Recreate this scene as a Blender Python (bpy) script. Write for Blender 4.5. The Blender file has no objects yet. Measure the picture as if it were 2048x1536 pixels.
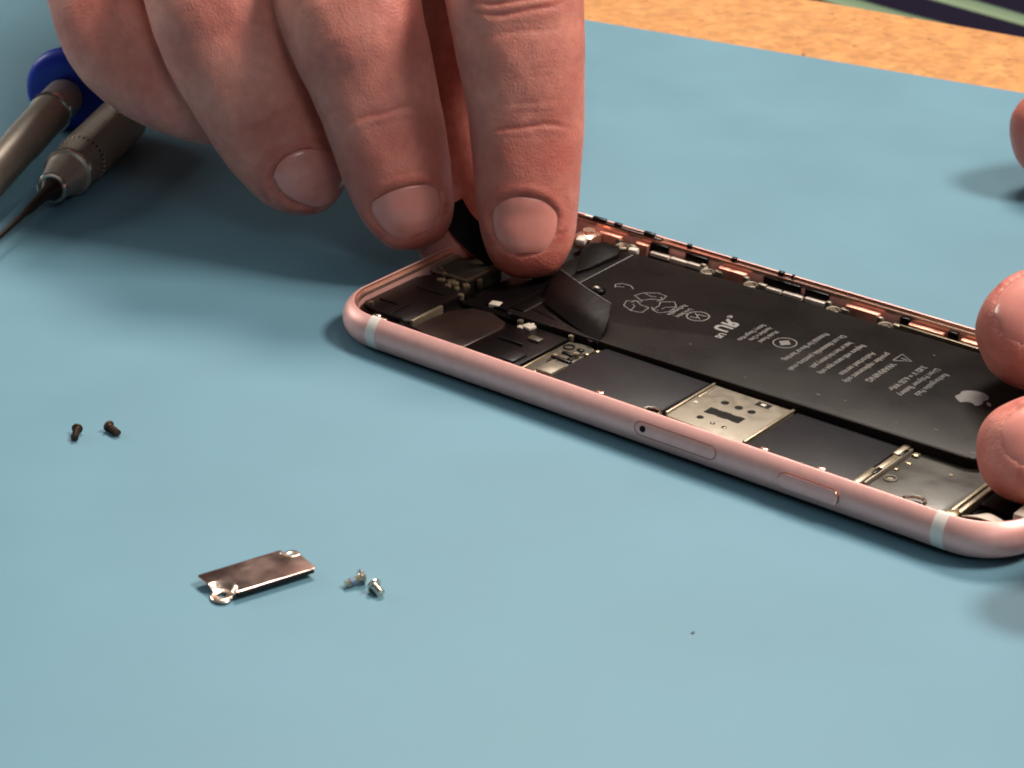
import bpy, bmesh, math, random
import numpy as np
from mathutils import Vector, Matrix, kdtree
random.seed(4); rng = np.random.default_rng(7)
S = 0.001                      # everything below is written in millimetres
sc = bpy.context.scene
C = bpy.data.collections.new('scene'); sc.collection.children.link(C)

# ------------------------------------------------------------------ camera
YAW, PIT, ROLL = -6.56409447e-01, 4.48737097e-01, 1.79574113e-02
CAM = np.array([274.025031, -298.005053, 185.371118]); F = 4950.02395
cf = np.array([math.sin(YAW)*math.cos(PIT), math.cos(YAW)*math.cos(PIT), -math.sin(PIT)])
_r = np.cross(cf, [0, 0, 1.]); _r /= np.linalg.norm(_r); _u = np.cross(_r, cf)
cr = math.cos(ROLL)*_r + math.sin(ROLL)*_u; cu = -math.sin(ROLL)*_r + math.cos(ROLL)*_u
def ray(u, v): return cf + cr*(u-1024)/F - cu*(v-768)/F
def U(u, v, d): return CAM + d*ray(u, v)                      # point on the line of sight at a depth
def Z(u, v, z): r = ray(u, v); return CAM + r*(z-CAM[2])/r[2]  # the same, at a height above the mat
def proj(p):
    d = np.asarray(p)-CAM; z = d@cf
    return 1024+F*(d@cr)/z, 768-F*(d@cu)/z
cd = bpy.data.cameras.new('camera'); cam = bpy.data.objects.new('camera', cd); C.objects.link(cam)
cam.matrix_world = Matrix(((cr[0], cu[0], -cf[0], CAM[0]*S), (cr[1], cu[1], -cf[1], CAM[1]*S), (cr[2], cu[2], -cf[2], CAM[2]*S), (0, 0, 0, 1)))
cd.sensor_width = 36; cd.lens = 36*F/2048; cd.clip_start = 0.02; cd.clip_end = 20
cd.dof.use_dof = True; cd.dof.focus_distance = 0.425; cd.dof.aperture_fstop = 58
sc.camera = cam

# ------------------------------------------------------------------ materials
def mat(name, col, rough=.5, metal=0., var=0., vscale=1., bump=0., bscale=3., spec=.5, sss=0., coat=0., col2=None, detail=4, rvar=0.):
    m = bpy.data.materials.new(name); m.use_nodes = True; nt = m.node_tree; N = nt.nodes; L = nt.links
    b = N['Principled BSDF']; b.inputs['Roughness'].default_value = rough; b.inputs['Metallic'].default_value = metal
    b.inputs['Base Color'].default_value = (*col, 1); b.inputs['Specular IOR Level'].default_value = spec
    b.inputs['Coat Weight'].default_value = coat
    tc = N.new('ShaderNodeTexCoord'); mp = N.new('ShaderNodeMapping'); mp.inputs['Scale'].default_value = (1000,)*3
    L.new(tc.outputs['Object'], mp.inputs['Vector'])
    if var or col2:
        n = N.new('ShaderNodeTexNoise'); n.inputs['Scale'].default_value = vscale; n.inputs['Detail'].default_value = detail
        L.new(mp.outputs[0], n.inputs['Vector'])
        mr = N.new('ShaderNodeMapRange'); mr.inputs[1].default_value = .3; mr.inputs[2].default_value = .7
        L.new(n.outputs[0], mr.inputs[0])
        mx = N.new('ShaderNodeMix'); mx.data_type = 'RGBA'; L.new(mr.outputs[0], mx.inputs[0])
        c2 = col2 or tuple(c*(1+var) for c in col); c1 = col if col2 else tuple(c*(1-var) for c in col)
        mx.inputs[6].default_value = (*c1, 1); mx.inputs[7].default_value = (*c2, 1)
        L.new(mx.outputs[2], b.inputs['Base Color'])
        if rvar:
            r2 = N.new('ShaderNodeMapRange'); r2.inputs[1].default_value = .3; r2.inputs[2].default_value = .7
            r2.inputs[3].default_value = rough-rvar; r2.inputs[4].default_value = rough+rvar
            L.new(n.outputs[0], r2.inputs[0]); L.new(r2.outputs[0], b.inputs['Roughness'])
    if bump:
        n2 = N.new('ShaderNodeTexNoise'); n2.inputs['Scale'].default_value = bscale; n2.inputs['Detail'].default_value = 5
        L.new(mp.outputs[0], n2.inputs['Vector'])
        bp = N.new('ShaderNodeBump'); bp.inputs['Strength'].default_value = 1; bp.inputs['Distance'].default_value = bump*S
        L.new(n2.outputs[0], bp.inputs['Height']); L.new(bp.outputs[0], b.inputs['Normal'])
    return m
M = {}
M['mat'] = mat('blue_mat', (.110, .236, .312), .52, var=.045, vscale=.03, bump=.02, bscale=2.2, spec=.32, rvar=.03)
M['copper'] = mat('rose_aluminium', (.86, .47, .43), .46, metal=.45, var=.05, vscale=.5, bump=.012, bscale=9)
M['copper_in'] = mat('rose_aluminium_milled', (.74, .34, .25), .38, metal=.6, var=.3, vscale=.35, bump=.03, bscale=2, rvar=.1)
M['copper_dk'] = mat('rose_gap', (.20, .055, .04), .6)
M['copper_hi'] = mat('rose_cut_edge', (.95, .60, .48), .22, metal=.9)
M['band'] = mat('antenna_plastic', (.78, .72, .66), .4, var=.04, vscale=1)
M['white'] = mat('white_plastic', (.55, .48, .41), .45, var=.1, vscale=1)
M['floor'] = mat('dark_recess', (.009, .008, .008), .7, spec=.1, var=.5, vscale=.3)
M['battery'] = mat('battery_film', (.0105, .0088, .0082), .30, var=.12, vscale=.08, bump=.01, bscale=1.2, spec=.08, rvar=.05)
M['battery_edge'] = mat('battery_edge_film', (.009, .008, .008), .35)
M['matte'] = mat('matte_black_film', (.010, .008, .008), .8, spec=.08)
M['print'] = mat('label_print', (.098, .088, .083), .5)
M['print2'] = mat('logo_print', (.19, .175, .175), .42)
M['graphite'] = mat('graphite_film', (.0125, .012, .0145), .38, var=.15, vscale=.25, bump=.02, bscale=1.5, spec=.12)
M['black'] = mat('black_plastic', (.004, .0032, .0032), .34, spec=.14, var=.3, vscale=.5, bump=.02, bscale=1.5)
M['gloss'] = mat('black_tape', (.0035, .003, .003), .34, spec=.10, var=.2, vscale=.5, bump=.06, bscale=.5)
M['pcb'] = mat('flex_board', (.06, .052, .035), .42, var=.35, vscale=.6, metal=.2)
M['tin'] = mat('tinned_shield', (.18, .155, .118), .44, metal=.45, var=.10, vscale=.45, bump=.02, bscale=.7, rvar=.08)
M['ridge'] = mat('shield_rail', (.24, .20, .14), .38, metal=.65, var=.15, vscale=.8)
M['smoke'] = mat('smoky_shield', (.05, .047, .04), .40, metal=.4, var=.35, vscale=.16, bump=.05, bscale=.3, rvar=.1, detail=6)
M['taptic'] = mat('motor_case', (.035, .022, .018), .36, metal=.5, var=.3, vscale=.15, rvar=.06)
M['gold'] = mat('connector_gold', (.36, .29, .18), .32, metal=.8, var=.2, vscale=1)
M['steel'] = mat('screw_steel', (.72, .66, .56), .2, metal=1, var=.1, vscale=1.5, bump=.01, bscale=4)
M['bronze'] = mat('screw_bronze', (.062, .036, .024), .45, metal=.6, var=.4, vscale=2.5, bump=.04, bscale=4)
M['thread'] = mat('thread_lock', (.12, .20, .32), .5, metal=.3)
M['bracket'] = mat('bracket_steel', (.50, .36, .32), .20, metal=1, var=.10, vscale=.22, bump=.006, bscale=.35, rvar=.05)
M['driver'] = mat('driver_steel', (.36, .32, .275), .46, metal=.6, var=.06, vscale=.5)
M['driver_hi'] = mat('driver_ring_steel', (.78, .72, .64), .18, metal=1)
M['shaft'] = mat('driver_blade_steel', (.03, .025, .022), .35, metal=.8)
M['blue'] = mat('blue_plastic_cap', (.010, .038, .50), .42, var=.1, vscale=.3, spec=.4)
M['dust'] = mat('lint', (.08, .09, .09), .9)
def knurl():
    m = mat('knurled_steel', (.36, .30, .245), .36, metal=.8); nt = m.node_tree; N = nt.nodes; L = nt.links; b = N['Principled BSDF']
    tc = N.new('ShaderNodeTexCoord'); sx = N.new('ShaderNodeSeparateXYZ'); L.new(tc.outputs['UV'], sx.inputs[0])
    hs = []
    for sg in (1, -1):
        a = N.new('ShaderNodeMath'); a.operation = 'MULTIPLY_ADD'; L.new(sx.outputs[0], a.inputs[0]); a.inputs[1].default_value = sg; L.new(sx.outputs[1], a.inputs[2])
        s = N.new('ShaderNodeMath'); s.operation = 'MULTIPLY'; L.new(a.outputs[0], s.inputs[0]); s.inputs[1].default_value = 2*math.pi*30
        w = N.new('ShaderNodeMath'); w.operation = 'SINE'; L.new(s.outputs[0], w.inputs[0]); hs.append(w)
    mx = N.new('ShaderNodeMath'); mx.operation = 'MAXIMUM'; L.new(hs[0].outputs[0], mx.inputs[0]); L.new(hs[1].outputs[0], mx.inputs[1])
    bp = N.new('ShaderNodeBump'); bp.inputs['Distance'].default_value = .3*S; bp.inputs['Strength'].default_value = 1
    L.new(mx.outputs[0], bp.inputs['Height']); L.new(bp.outputs[0], b.inputs['Normal'])
    mr = N.new('ShaderNodeMapRange'); mr.inputs[1].default_value = -.2; L.new(mx.outputs[0], mr.inputs[0]); mc = N.new('ShaderNodeMix'); mc.data_type = 'RGBA'; L.new(mr.outputs[0], mc.inputs[0])
    mc.inputs[6].default_value = (.09, .07, .055, 1); mc.inputs[7].default_value = (.46, .39, .32, 1); L.new(mc.outputs[2], b.inputs['Base Color']); return m  # groove shade of the knurling painted into the base colour
M['knurl'] = knurl()
def wood():
    m = mat('particle_board', (.62, .33, .12), .5, bump=.12, bscale=.5); nt = m.node_tree; N = nt.nodes; L = nt.links; b = N['Principled BSDF']
    tc = N.new('ShaderNodeTexCoord'); mp = N.new('ShaderNodeMapping'); mp.inputs['Scale'].default_value = (1000,)*3; L.new(tc.outputs['Object'], mp.inputs[0])
    v = N.new('ShaderNodeTexVoronoi'); v.inputs['Scale'].default_value = .42; v.inputs['Randomness'].default_value = 1
    n = N.new('ShaderNodeTexNoise'); n.inputs['Scale'].default_value = .12; n.inputs['Detail'].default_value = 8; n.inputs['Roughness'].default_value = .7
    n3 = N.new('ShaderNodeTexNoise'); n3.inputs['Scale'].default_value = .33; n3.inputs['Detail'].default_value = 3
    for q in (v, n, n3): L.new(mp.outputs[0], q.inputs['Vector'])
    r = N.new('ShaderNodeValToRGB'); e = r.color_ramp.elements
    e[0].position = .30; e[0].color = (.43, .185, .052, 1); e[1].position = .70; e[1].color = (.53, .26, .088, 1); x = e.new(.5); x.color = (.48, .222, .068, 1)
    L.new(n.outputs[0], r.inputs[0])
    r2 = N.new('ShaderNodeValToRGB'); e = r2.color_ramp.elements; e[0].position = .26; e[0].color = (.42, .36, .30, 1); e[1].position = .36; e[1].color = (1, 1, 1, 1)
    L.new(n3.outputs[0], r2.inputs[0])
    bw = N.new('ShaderNodeMix'); bw.data_type = 'RGBA'; bw.blend_type = 'MULTIPLY'; bw.inputs[0].default_value = 1
    L.new(r.outputs[0], bw.inputs[6]); L.new(r2.outputs[0], bw.inputs[7])
    mv = N.new('ShaderNodeMix'); mv.data_type = 'RGBA'; mv.blend_type = 'OVERLAY'; mv.inputs[0].default_value = .22
    L.new(bw.outputs[2], mv.inputs[6]); L.new(v.outputs['Color'], mv.inputs[7])
    hs = N.new('ShaderNodeRGBToBW'); L.new(v.outputs['Color'], hs.inputs[0]); L.new(hs.outputs[0], mv.inputs[7])
    L.new(mv.outputs[2], b.inputs['Base Color']); return m
M['wood'] = wood()
def skin():
    m = bpy.data.materials.new('skin'); m.use_nodes = True; nt = m.node_tree; N = nt.nodes; L = nt.links; b = N['Principled BSDF']
    tc = N.new('ShaderNodeTexCoord'); mp = N.new('ShaderNodeMapping'); mp.inputs['Scale'].default_value = (1000,)*3; L.new(tc.outputs['Object'], mp.inputs[0])
    def noise(s, d=4):
        n = N.new('ShaderNodeTexNoise'); n.inputs['Scale'].default_value = s; n.inputs['Detail'].default_value = d; L.new(mp.outputs[0], n.inputs['Vector']); return n
    n1 = noise(.085, 5); n2 = noise(.5, 4); n3 = noise(2.6, 3)
    r = N.new('ShaderNodeValToRGB'); e = r.color_ramp.elements
    e[0].position = .34; e[0].color = (.63, .22, .175, 1); e[1].position = .66; e[1].color = (.80, .34, .265, 1)
    L.new(n1.outputs[0], r.inputs[0])
    at = N.new('ShaderNodeAttribute'); at.attribute_name = 'blush_crease_shade'
    mx = N.new('ShaderNodeMix'); mx.data_type = 'RGBA'; L.new(at.outputs['Fac'], mx.inputs[0]); L.new(r.outputs[0], mx.inputs[6]); mx.inputs[7].default_value = (.52, .115, .085, 1)
    r2 = N.new('ShaderNodeValToRGB'); e = r2.color_ramp.elements; e[0].position = .3; e[0].color = (.87, .82, .82, 1); e[1].position = .7; e[1].color = (1, 1, 1, 1)
    L.new(n2.outputs[0], r2.inputs[0])
    mu = N.new('ShaderNodeMix'); mu.data_type = 'RGBA'; mu.blend_type = 'MULTIPLY'; mu.inputs[0].default_value = 1
    L.new(mx.outputs[2], mu.inputs[6]); L.new(r2.outputs[0], mu.inputs[7]); L.new(mu.outputs[2], b.inputs['Base Color'])
    b.inputs['Roughness'].default_value = .48; b.inputs['Specular IOR Level'].default_value = .42
    b.inputs['Subsurface Weight'].default_value = .55; b.inputs['Subsurface Radius'].default_value = (1, .30, .18); b.inputs['Subsurface Scale'].default_value = .0022
    vo = N.new('ShaderNodeTexVoronoi'); vo.feature = 'DISTANCE_TO_EDGE'; vo.inputs['Scale'].default_value = 1.15; L.new(mp.outputs[0], vo.inputs['Vector'])
    vm_ = N.new('ShaderNodeMath'); vm_.operation = 'MULTIPLY'; L.new(vo.outputs['Distance'], vm_.inputs[0]); vm_.inputs[1].default_value = .55
    ad = N.new('ShaderNodeMath'); ad.operation = 'MULTIPLY_ADD'; L.new(n3.outputs[0], ad.inputs[0]); ad.inputs[1].default_value = .5; L.new(n2.outputs[0], ad.inputs[2])
    bp = N.new('ShaderNodeBump'); bp.inputs['Distance'].default_value = .16*S; bp.inputs['Strength'].default_value = 1
    a3 = N.new('ShaderNodeMath'); L.new(ad.outputs[0], a3.inputs[0]); L.new(vm_.outputs[0], a3.inputs[1]); L.new(a3.outputs[0], bp.inputs['Height']); L.new(bp.outputs[0], b.inputs['Normal']); return m
M['skin'] = skin()
def nailm():
    m = mat('fingernail', (.77, .295, .25), .24, var=.10, vscale=.22, spec=.5, coat=.25); b = m.node_tree.nodes['Principled BSDF']
    b.inputs['Subsurface Weight'].default_value = .4; b.inputs['Subsurface Radius'].default_value = (1, .35, .25); b.inputs['Subsurface Scale'].default_value = .0015
    return m
M['nail'] = nailm()

# ------------------------------------------------------------------ object helpers
def tag(o, label=None, cat=None, group=None, kind=None):
    if label: o['label'] = label
    if cat: o['category'] = cat
    if group: o['group'] = group
    if kind: o['kind'] = kind
    return o
def root(name, loc, label, cat, group=None):
    o = bpy.data.objects.new(name, None); C.objects.link(o); o.location = Vector(loc)*S; o.empty_display_size = .005
    tag(o, label, cat, group); bpy.context.view_layer.update(); return o
def link(name, me, m, parent=None, smooth=None):
    o = bpy.data.objects.new(name, me); C.objects.link(o)
    if m: me.materials.append(M[m])
    if parent is not None:
        o.parent = parent; o.matrix_parent_inverse = parent_world(parent).inverted()
    return o
def parent_world(p):
    w = p.matrix_basis.copy()
    if p.parent is not None: w = parent_world(p.parent) @ p.matrix_parent_inverse @ w
    return w
def obj(name, bm, m, parent=None, smooth=35):
    for v in bm.verts: v.co *= S
    bmesh.ops.recalc_face_normals(bm, faces=bm.faces)
    me = bpy.data.meshes.new(name)
    if smooth:
        for f in bm.faces: f.smooth = True
        for e in bm.edges:
            if len(e.link_faces) == 2 and e.calc_face_angle(0) > math.radians(smooth): e.smooth = False
    bm.to_mesh(me); bm.free()
    return link(name, me, m, parent)
def box(bm, x0, x1, y0, y1, z0, z1, bev=0., rot=0., seg=2, M4=None):
    g = bmesh.ops.create_cube(bm, size=1); vs = g['verts']
    cx, cy, cz = (x0+x1)/2, (y0+y1)/2, (z0+z1)/2
    T = Matrix.Translation((cx, cy, cz)) @ Matrix.Rotation(rot, 4, 'Z') @ Matrix.Diagonal((x1-x0, y1-y0, z1-z0, 1))
    if M4 is not None: T = M4 @ T
    bmesh.ops.transform(bm, matrix=T, verts=vs)
    if bev:
        es = list({e for v in vs for e in v.link_edges})
        bmesh.ops.bevel(bm, geom=es, offset=bev, segments=seg, affect='EDGES', profile=.5)
    return vs
def cyl(bm, x, y, z0, z1, r, seg=28, r2=None):
    g = bmesh.ops.create_cone(bm, cap_ends=True, segments=seg, radius1=r, radius2=r if r2 is None else r2, depth=z1-z0)
    bmesh.ops.translate(bm, vec=(x, y, (z0+z1)/2), verts=g['verts'])
def ring(bm, x, y, z, R, r, seg=32, a0=0, a1=2*math.pi, n=8):
    full = abs(a1-a0-2*math.pi) < 1e-6; rows = []
    for i in range(seg if full else seg+1):
        a = a0+(a1-a0)*i/seg; rows.append([bm.verts.new((x+(R+r*math.cos(b))*math.cos(a), y+(R+r*math.cos(b))*math.sin(a), z+r*math.sin(b))) for b in [2*math.pi*k/n for k in range(n)]])
    for i in range(seg):
        A, B = rows[i], rows[(i+1) % len(rows)]
        for k in range(n): bm.faces.new((A[k], A[(k+1) % n], B[(k+1) % n], B[k]))
def prism(bm, pts, z0, z1, bev=0., zs=None):
    """polygon (x,y) extruded from z0 to z1; zs gives a top height per corner"""
    lo = [bm.verts.new((p[0], p[1], z0)) for p in pts]; hi = [bm.verts.new((p[0], p[1], (zs[i] if zs else z1))) for i, p in enumerate(pts)]
    n = len(pts); bm.faces.new(lo[::-1]); t = bm.faces.new(hi)
    for i in range(n): bm.faces.new((lo[i], lo[(i+1) % n], hi[(i+1) % n], hi[i]))
    if bev: bmesh.ops.bevel(bm, geom=list(t.edges), offset=bev, segments=3, affect='EDGES', profile=.5)
def rrect(x0, x1, y0, y1, r, n=8):
    P = []
    for cx, cy, a in ((x1-r, y0+r, -90), (x1-r, y1-r, 0), (x0+r, y1-r, 90), (x0+r, y0+r, 180)):
        for k in range(n+1): t = math.radians(a+90*k/n); P.append((cx+r*math.cos(t), cy+r*math.sin(t)))
    return P
def tube(bm, pts, r, n=8, closed=False):
    P = [Vector(p) for p in pts]; rows = []
    for i, p in enumerate(P):
        a = P[(i-1) % len(P)] if (closed or i > 0) else P[i]; b = P[(i+1) % len(P)] if (closed or i < len(P)-1) else P[i]
        t = (b-a).normalized(); u = t.cross(Vector((0, 0, 1)))
        if u.length < 1e-3: u = t.cross(Vector((1, 0, 0)))
        u.normalize(); w = t.cross(u); rr = r[i] if hasattr(r, '__len__') else r
        rows.append([bm.verts.new(p+u*rr*math.cos(2*math.pi*k/n)+w*rr*math.sin(2*math.pi*k/n)) for k in range(n)])
    for i in range(len(P) if closed else len(P)-1):
        A, B = rows[i], rows[(i+1) % len(P)]
        for k in range(n): bm.faces.new((A[k], A[(k+1) % n], B[(k+1) % n], B[k]))
    if not closed: bm.faces.new(rows[0][::-1]); bm.faces.new(rows[-1])
def ribbon(bm, pts, w):
    """flat printed stroke in a plane z=const"""
    P = [Vector(p) for p in pts]; L = []; R = []
    for i, p in enumerate(P):
        a = P[max(i-1, 0)]; b = P[min(i+1, len(P)-1)]; t = (b-a); t.z = 0; t.normalize(); n = Vector((-t.y, t.x, 0))
        L.append(bm.verts.new(p+n*w/2)); R.append(bm.verts.new(p-n*w/2))
    for i in range(len(P)-1): bm.faces.new((L[i], L[i+1], R[i+1], R[i]))
def lathe(bm, p0, axis, prof, seg=40, uv=False):
    """profile [(distance along axis, radius)] spun about axis from p0"""
    ax = Vector(axis).normalized(); u = ax.cross(Vector((0, 0, 1))).normalized(); w = ax.cross(u); p0 = Vector(p0); rows = []
    for d, r in prof: rows.append([bm.verts.new(p0+ax*d+u*(r*math.cos(2*math.pi*k/seg))+w*(r*math.sin(2*math.pi*k/seg))) for k in range(seg)])
    ul = bm.loops.layers.uv.verify() if uv else None
    for i in range(len(rows)-1):
        for k in range(seg):
            f = bm.faces.new((rows[i][k], rows[i][(k+1) % seg], rows[i+1][(k+1) % seg], rows[i+1][k]))
            if uv:
                L = 2*math.pi*max(p[1] for p in prof)
                for lp, (d, kk) in zip(f.loops, ((prof[i][0], k), (prof[i][0], k+1), (prof[i+1][0], k+1), (prof[i+1][0], k))): lp[ul].uv = (kk/seg, d/L)
    bm.faces.new(rows[0][::-1]); bm.faces.new(rows[-1])
def new(): return bmesh.new()

# ------------------------------------------------------------------ setting: mat, bench, cloth beyond
def quad_slab(name, P4, z0, z1, m, bev=.4):
    b = new(); prism(b, P4, z0, z1, bev); return obj(name, b, m)
e0, e1 = Z(1168, 38, 0)[:2], Z(2048, 185, 0)[:2]; d = (e1-e0)/np.linalg.norm(e1-e0); nrm = np.array([-d[1], d[0]])
pm = [e0-d*620-nrm*700, e0+d*520-nrm*700, e0+d*520, e0-d*620]
mt = quad_slab('work_mat', [tuple(p) for p in pm], -2, 0, 'mat')
tag(mt, 'smooth light blue work mat under the phone, tools and screws', 'mat')
w0, w1 = Z(1640, 0, -2)[:2], Z(2048, 72, -2)[:2]; dw = (w1-w0)/np.linalg.norm(w1-w0); nw = np.array([-dw[1], dw[0]])
pw = [w0-dw*700-nw*850, w0+dw*600-nw*850, w0+dw*600, w0-dw*700]
b = new(); prism(b, [tuple(p) for p in pw], -32, -2.05, 1.2)
tag(obj('bench_top', b, 'wood'), kind='structure')
# striped cloth hanging below the far edge of the bench
b = new(); nx, ny = 150, 60; G = []
for j in range(ny+1):
    row = []
    for i in range(nx+1):
        p = w0-dw*150+dw*(i*480/nx)+nw*(12+j*300/ny)
        zz = -75+1.2*math.sin(i*.11+j*.07)+.8*math.sin(j*.3-i*.05)
        row.append(b.verts.new((p[0], p[1], zz)))
    G.append(row)
for j in range(ny):
    for i in range(nx): b.faces.new((G[j][i], G[j][i+1], G[j+1][i+1], G[j+1][i]))
cl = obj('striped_cloth', b, None, smooth=180)
def clothm():
    m = mat('striped_fabric', (.01, .01, .02), 1., spec=.05, bump=.3, bscale=.8); nt = m.node_tree; N = nt.nodes; L = nt.links; bb = N['Principled BSDF']
    tc = N.new('ShaderNodeTexCoord'); mp = N.new('ShaderNodeMapping'); mp.inputs['Rotation'].default_value = (0, 0, STR); mp.inputs['Scale'].default_value = (1000,)*3
    L.new(tc.outputs['Object'], mp.inputs[0]); sx = N.new('ShaderNodeSeparateXYZ'); L.new(mp.outputs[0], sx.inputs[0])
    a = N.new('ShaderNodeMath'); a.operation = 'MULTIPLY_ADD'; L.new(sx.outputs[1], a.inputs[0]); a.inputs[1].default_value = 1/PER; a.inputs[2].default_value = STO
    fr = N.new('ShaderNodeMath'); fr.operation = 'FRACT'; L.new(a.outputs[0], fr.inputs[0])
    r = N.new('ShaderNodeValToRGB'); e = r.color_ramp.elements; e[0].position = .60; e[0].color = (.008, .006, .016, 1); e[1].position = .66; e[1].color = (.17, .23, .15, 1); x = e.new(.95); x.color = (.10, .15, .10, 1); x = e.new(1.); x.color = (.008, .006, .016, 1)
    L.new(fr.outputs[0], r.inputs[0]); L.new(r.outputs[0], bb.inputs['Base Color']); return m
c0, c1 = Z(1690, 0, -75), Z(1810, 36, -75); STR = -math.atan2(c1[1]-c0[1], c1[0]-c0[0])
yy = lambda p: math.sin(STR)*p[0]+math.cos(STR)*p[1]
PER = yy(Z(1880, 0, -75))-yy(c0); STO = .82-yy(c0)/PER
M['cloth'] = clothm(); cl.data.materials.append(M['cloth'])
so = cl.modifiers.new('thick', 'SOLIDIFY'); so.thickness = .0012
tag(cl, 'dark navy cloth with pale green stripes beyond the bench edge', 'cloth')

# ------------------------------------------------------------------ the phone
LX, WY, RC = 138.3, 67.1, 11.5
phone = root('phone', (LX/2, WY/2, 0), 'opened pink metal smartphone showing its black battery and circuits, on the blue mat', 'phone')
def path(n=26):
    """outline points with outward normals and arc position, starting in the middle of the near side, towards +x"""
    P = []
    for x in np.linspace(LX/2, LX-RC, 60): P.append((x, 0, 0, -1))
    for (cx, cy, a0) in ((LX-RC, RC, -90), (LX-RC, WY-RC, 0), (RC, WY-RC, 90), (RC, RC, 180)):
        for k in range(1, n+1): t = math.radians(a0+90*k/n); P.append((cx+RC*math.cos(t), cy+RC*math.sin(t), math.cos(t), math.sin(t)))
        if a0 == -90: P += [(LX, y, 1, 0) for y in np.linspace(RC, WY-RC, 20)[1:-1]]
        if a0 == 0: P += [(x, WY, 0, 1) for x in np.linspace(LX-RC, RC, 110)[1:-1]]
        if a0 == 90: P += [(0, y, -1, 0) for y in np.linspace(WY-RC, RC, 20)[1:-1]]
        if a0 == 180: P += [(x, 0, 0, -1) for x in np.linspace(RC, LX/2, 60)[1:-1]]
    return P
R0 = 3.5
def arc(a):   # outer wall: angle 0 = outermost, + up ; returns inward distance, height
    return (R0-R0*math.cos(a), 3.52+R0*math.sin(a))
prof = [(6, .02), (3.6, .02)]+[arc(math.radians(t)) for t in range(-85, 60, 6)]
prof += [arc(math.radians(60)), (1.95, 6.62), (2.12, 6.55), (2.16, 6.0), (2.62, 5.95), (2.72, 5.85), (2.78, 1.0), (6, 1.0)]
def sweep(bm, P, prof, closed=True, push=0.):
    rows = [[bm.verts.new((x-nx*(d-push), y-ny*(d-push), z)) for d, z in prof] for x, y, nx, ny in P]
    n = len(P)
    for i in range(n if closed else n-1):
        A, B = rows[i], rows[(i+1) % n]
        for k in range(len(prof)-1): bm.faces.new((A[k], A[k+1], B[k+1], B[k]))
    return rows
b = new(); sweep(b, path(), prof); frame = obj('frame', b, 'copper', phone, smooth=30)
b = new(); ledge = [(2.13, 6.56), (2.17, 6.02), (2.62, 5.97), (2.73, 5.86), (2.77, 5.2)]
sweep(b, path(), ledge, push=-.012)
obj('screen_ledge', b, 'copper_hi', frame, smooth=30)
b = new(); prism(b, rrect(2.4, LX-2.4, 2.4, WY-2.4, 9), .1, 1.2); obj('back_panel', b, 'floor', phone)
# antenna bands: proud strips following the outer wall
bprof = [(3.6, .015)]+[arc(math.radians(t)) for t in range(-85, 60, 6)]+[arc(math.radians(60)), (1.95, 6.62), (2.12, 6.55)]
for (xa, xb, side) in ((11.6, 13.7, 0), (LX-13.7, LX-11.6, 0), (11.6, 13.7, 1), (LX-13.7, LX-11.6, 1)):
    P = [(x, 0 if side == 0 else WY, 0, -1 if side == 0 else 1) for x in np.linspace(xa, xb, 4)]
    b = new(); rows = sweep(b, P, [(d-.03, z+.02) for d, z in bprof], closed=False)
    lo = sweep(b, P, bprof, closed=False, push=-.3)
    for i in (0, -1):
        for k in range(len(bprof)-1): b.faces.new((rows[i][k], rows[i][k+1], lo[i][k+1], lo[i][k]))
    obj('antenna_band', b, 'band', frame)
def onside(x, h, off=0.):     # point on near outer wall, h = mm along the arc above its middle
    a = h/R0; return (x, R0-(R0+off)*math.cos(a), 3.52+(R0+off)*math.sin(a))
def stadium(x0, x1, h0, h1, n=12):
    r = (h1-h0)/2; hm = (h0+h1)/2; P = []
    for k in range(n+1): t = math.radians(-90+180*k/n); P.append((x1-r+r*math.cos(t), hm+r*math.sin(t)))
    for k in range(n+1): t = math.radians(90+180*k/n); P.append((x0+r+r*math.cos(t), hm+r*math.sin(t)))
    return P
def patch(bm, x0, x1, h0, h1, off):
    """curved stadium plate lying on the outer wall"""
    r = (h1-h0)/2; hm = (h0+h1)/2; rows = []; xs = [x0+r*(1-math.cos(math.radians(t))) for t in range(0, 91, 10)]; xs += [x1-(x-x0) for x in xs[::-1]]
    for x in xs:
        e = max(0, r-min(x-x0, x1-x)); hw = math.sqrt(max(r*r-e*e, 1e-6)); rows.append([bm.verts.new(onside(x, hm+hw*q, off)) for q in np.linspace(-1, 1, 9)])
    for i in range(len(rows)-1):
        for k in range(8): bm.faces.new((rows[i][k], rows[i+1][k], rows[i+1][k+1], rows[i][k+1]))
    per = [r_[0] for r_ in rows]+[r_[-1] for r_ in rows[::-1]]
    lo = []
    for v in per: o = Vector(v.co); c = Vector((o.x, R0, 3.52)); lo.append(bm.verts.new(c+(o-c)*((R0-.1)/(R0+off))))
    for i in range(len(per)): j = (i+1) % len(per); bm.faces.new((per[i], per[j], lo[j], lo[i]))
tr0, tr1 = 69.9, 85.6
b = new(); patch(b, tr0, tr1, -.55, 1.75, .025); tray = obj('sim_tray', b, 'copper', phone)
b = new(); tube(b, [onside(x, h, .0) for x, h in stadium(tr0-.05, tr1+.05, -.6, 1.8)], .085, 6, True); obj('gap', b, 'copper_dk', tray)
b = new(); c = Vector(onside(71.4, .62, .05)); g = bmesh.ops.create_cone(b, cap_ends=True, segments=20, radius1=.56, radius2=.56, depth=.06)
a = .62/R0; T = Matrix.Translation(c) @ Matrix.Rotation(math.radians(90)-a, 4, 'X'); bmesh.ops.transform(b, matrix=T, verts=g['verts']); obj('pinhole', b, 'floor', tray)
pb0, pb1 = 97.6, 108.4
b = new(); patch(b, pb0, pb1, -.85, 1.45, .32); btn = obj('power_button', b, 'copper', phone, smooth=50)
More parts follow.
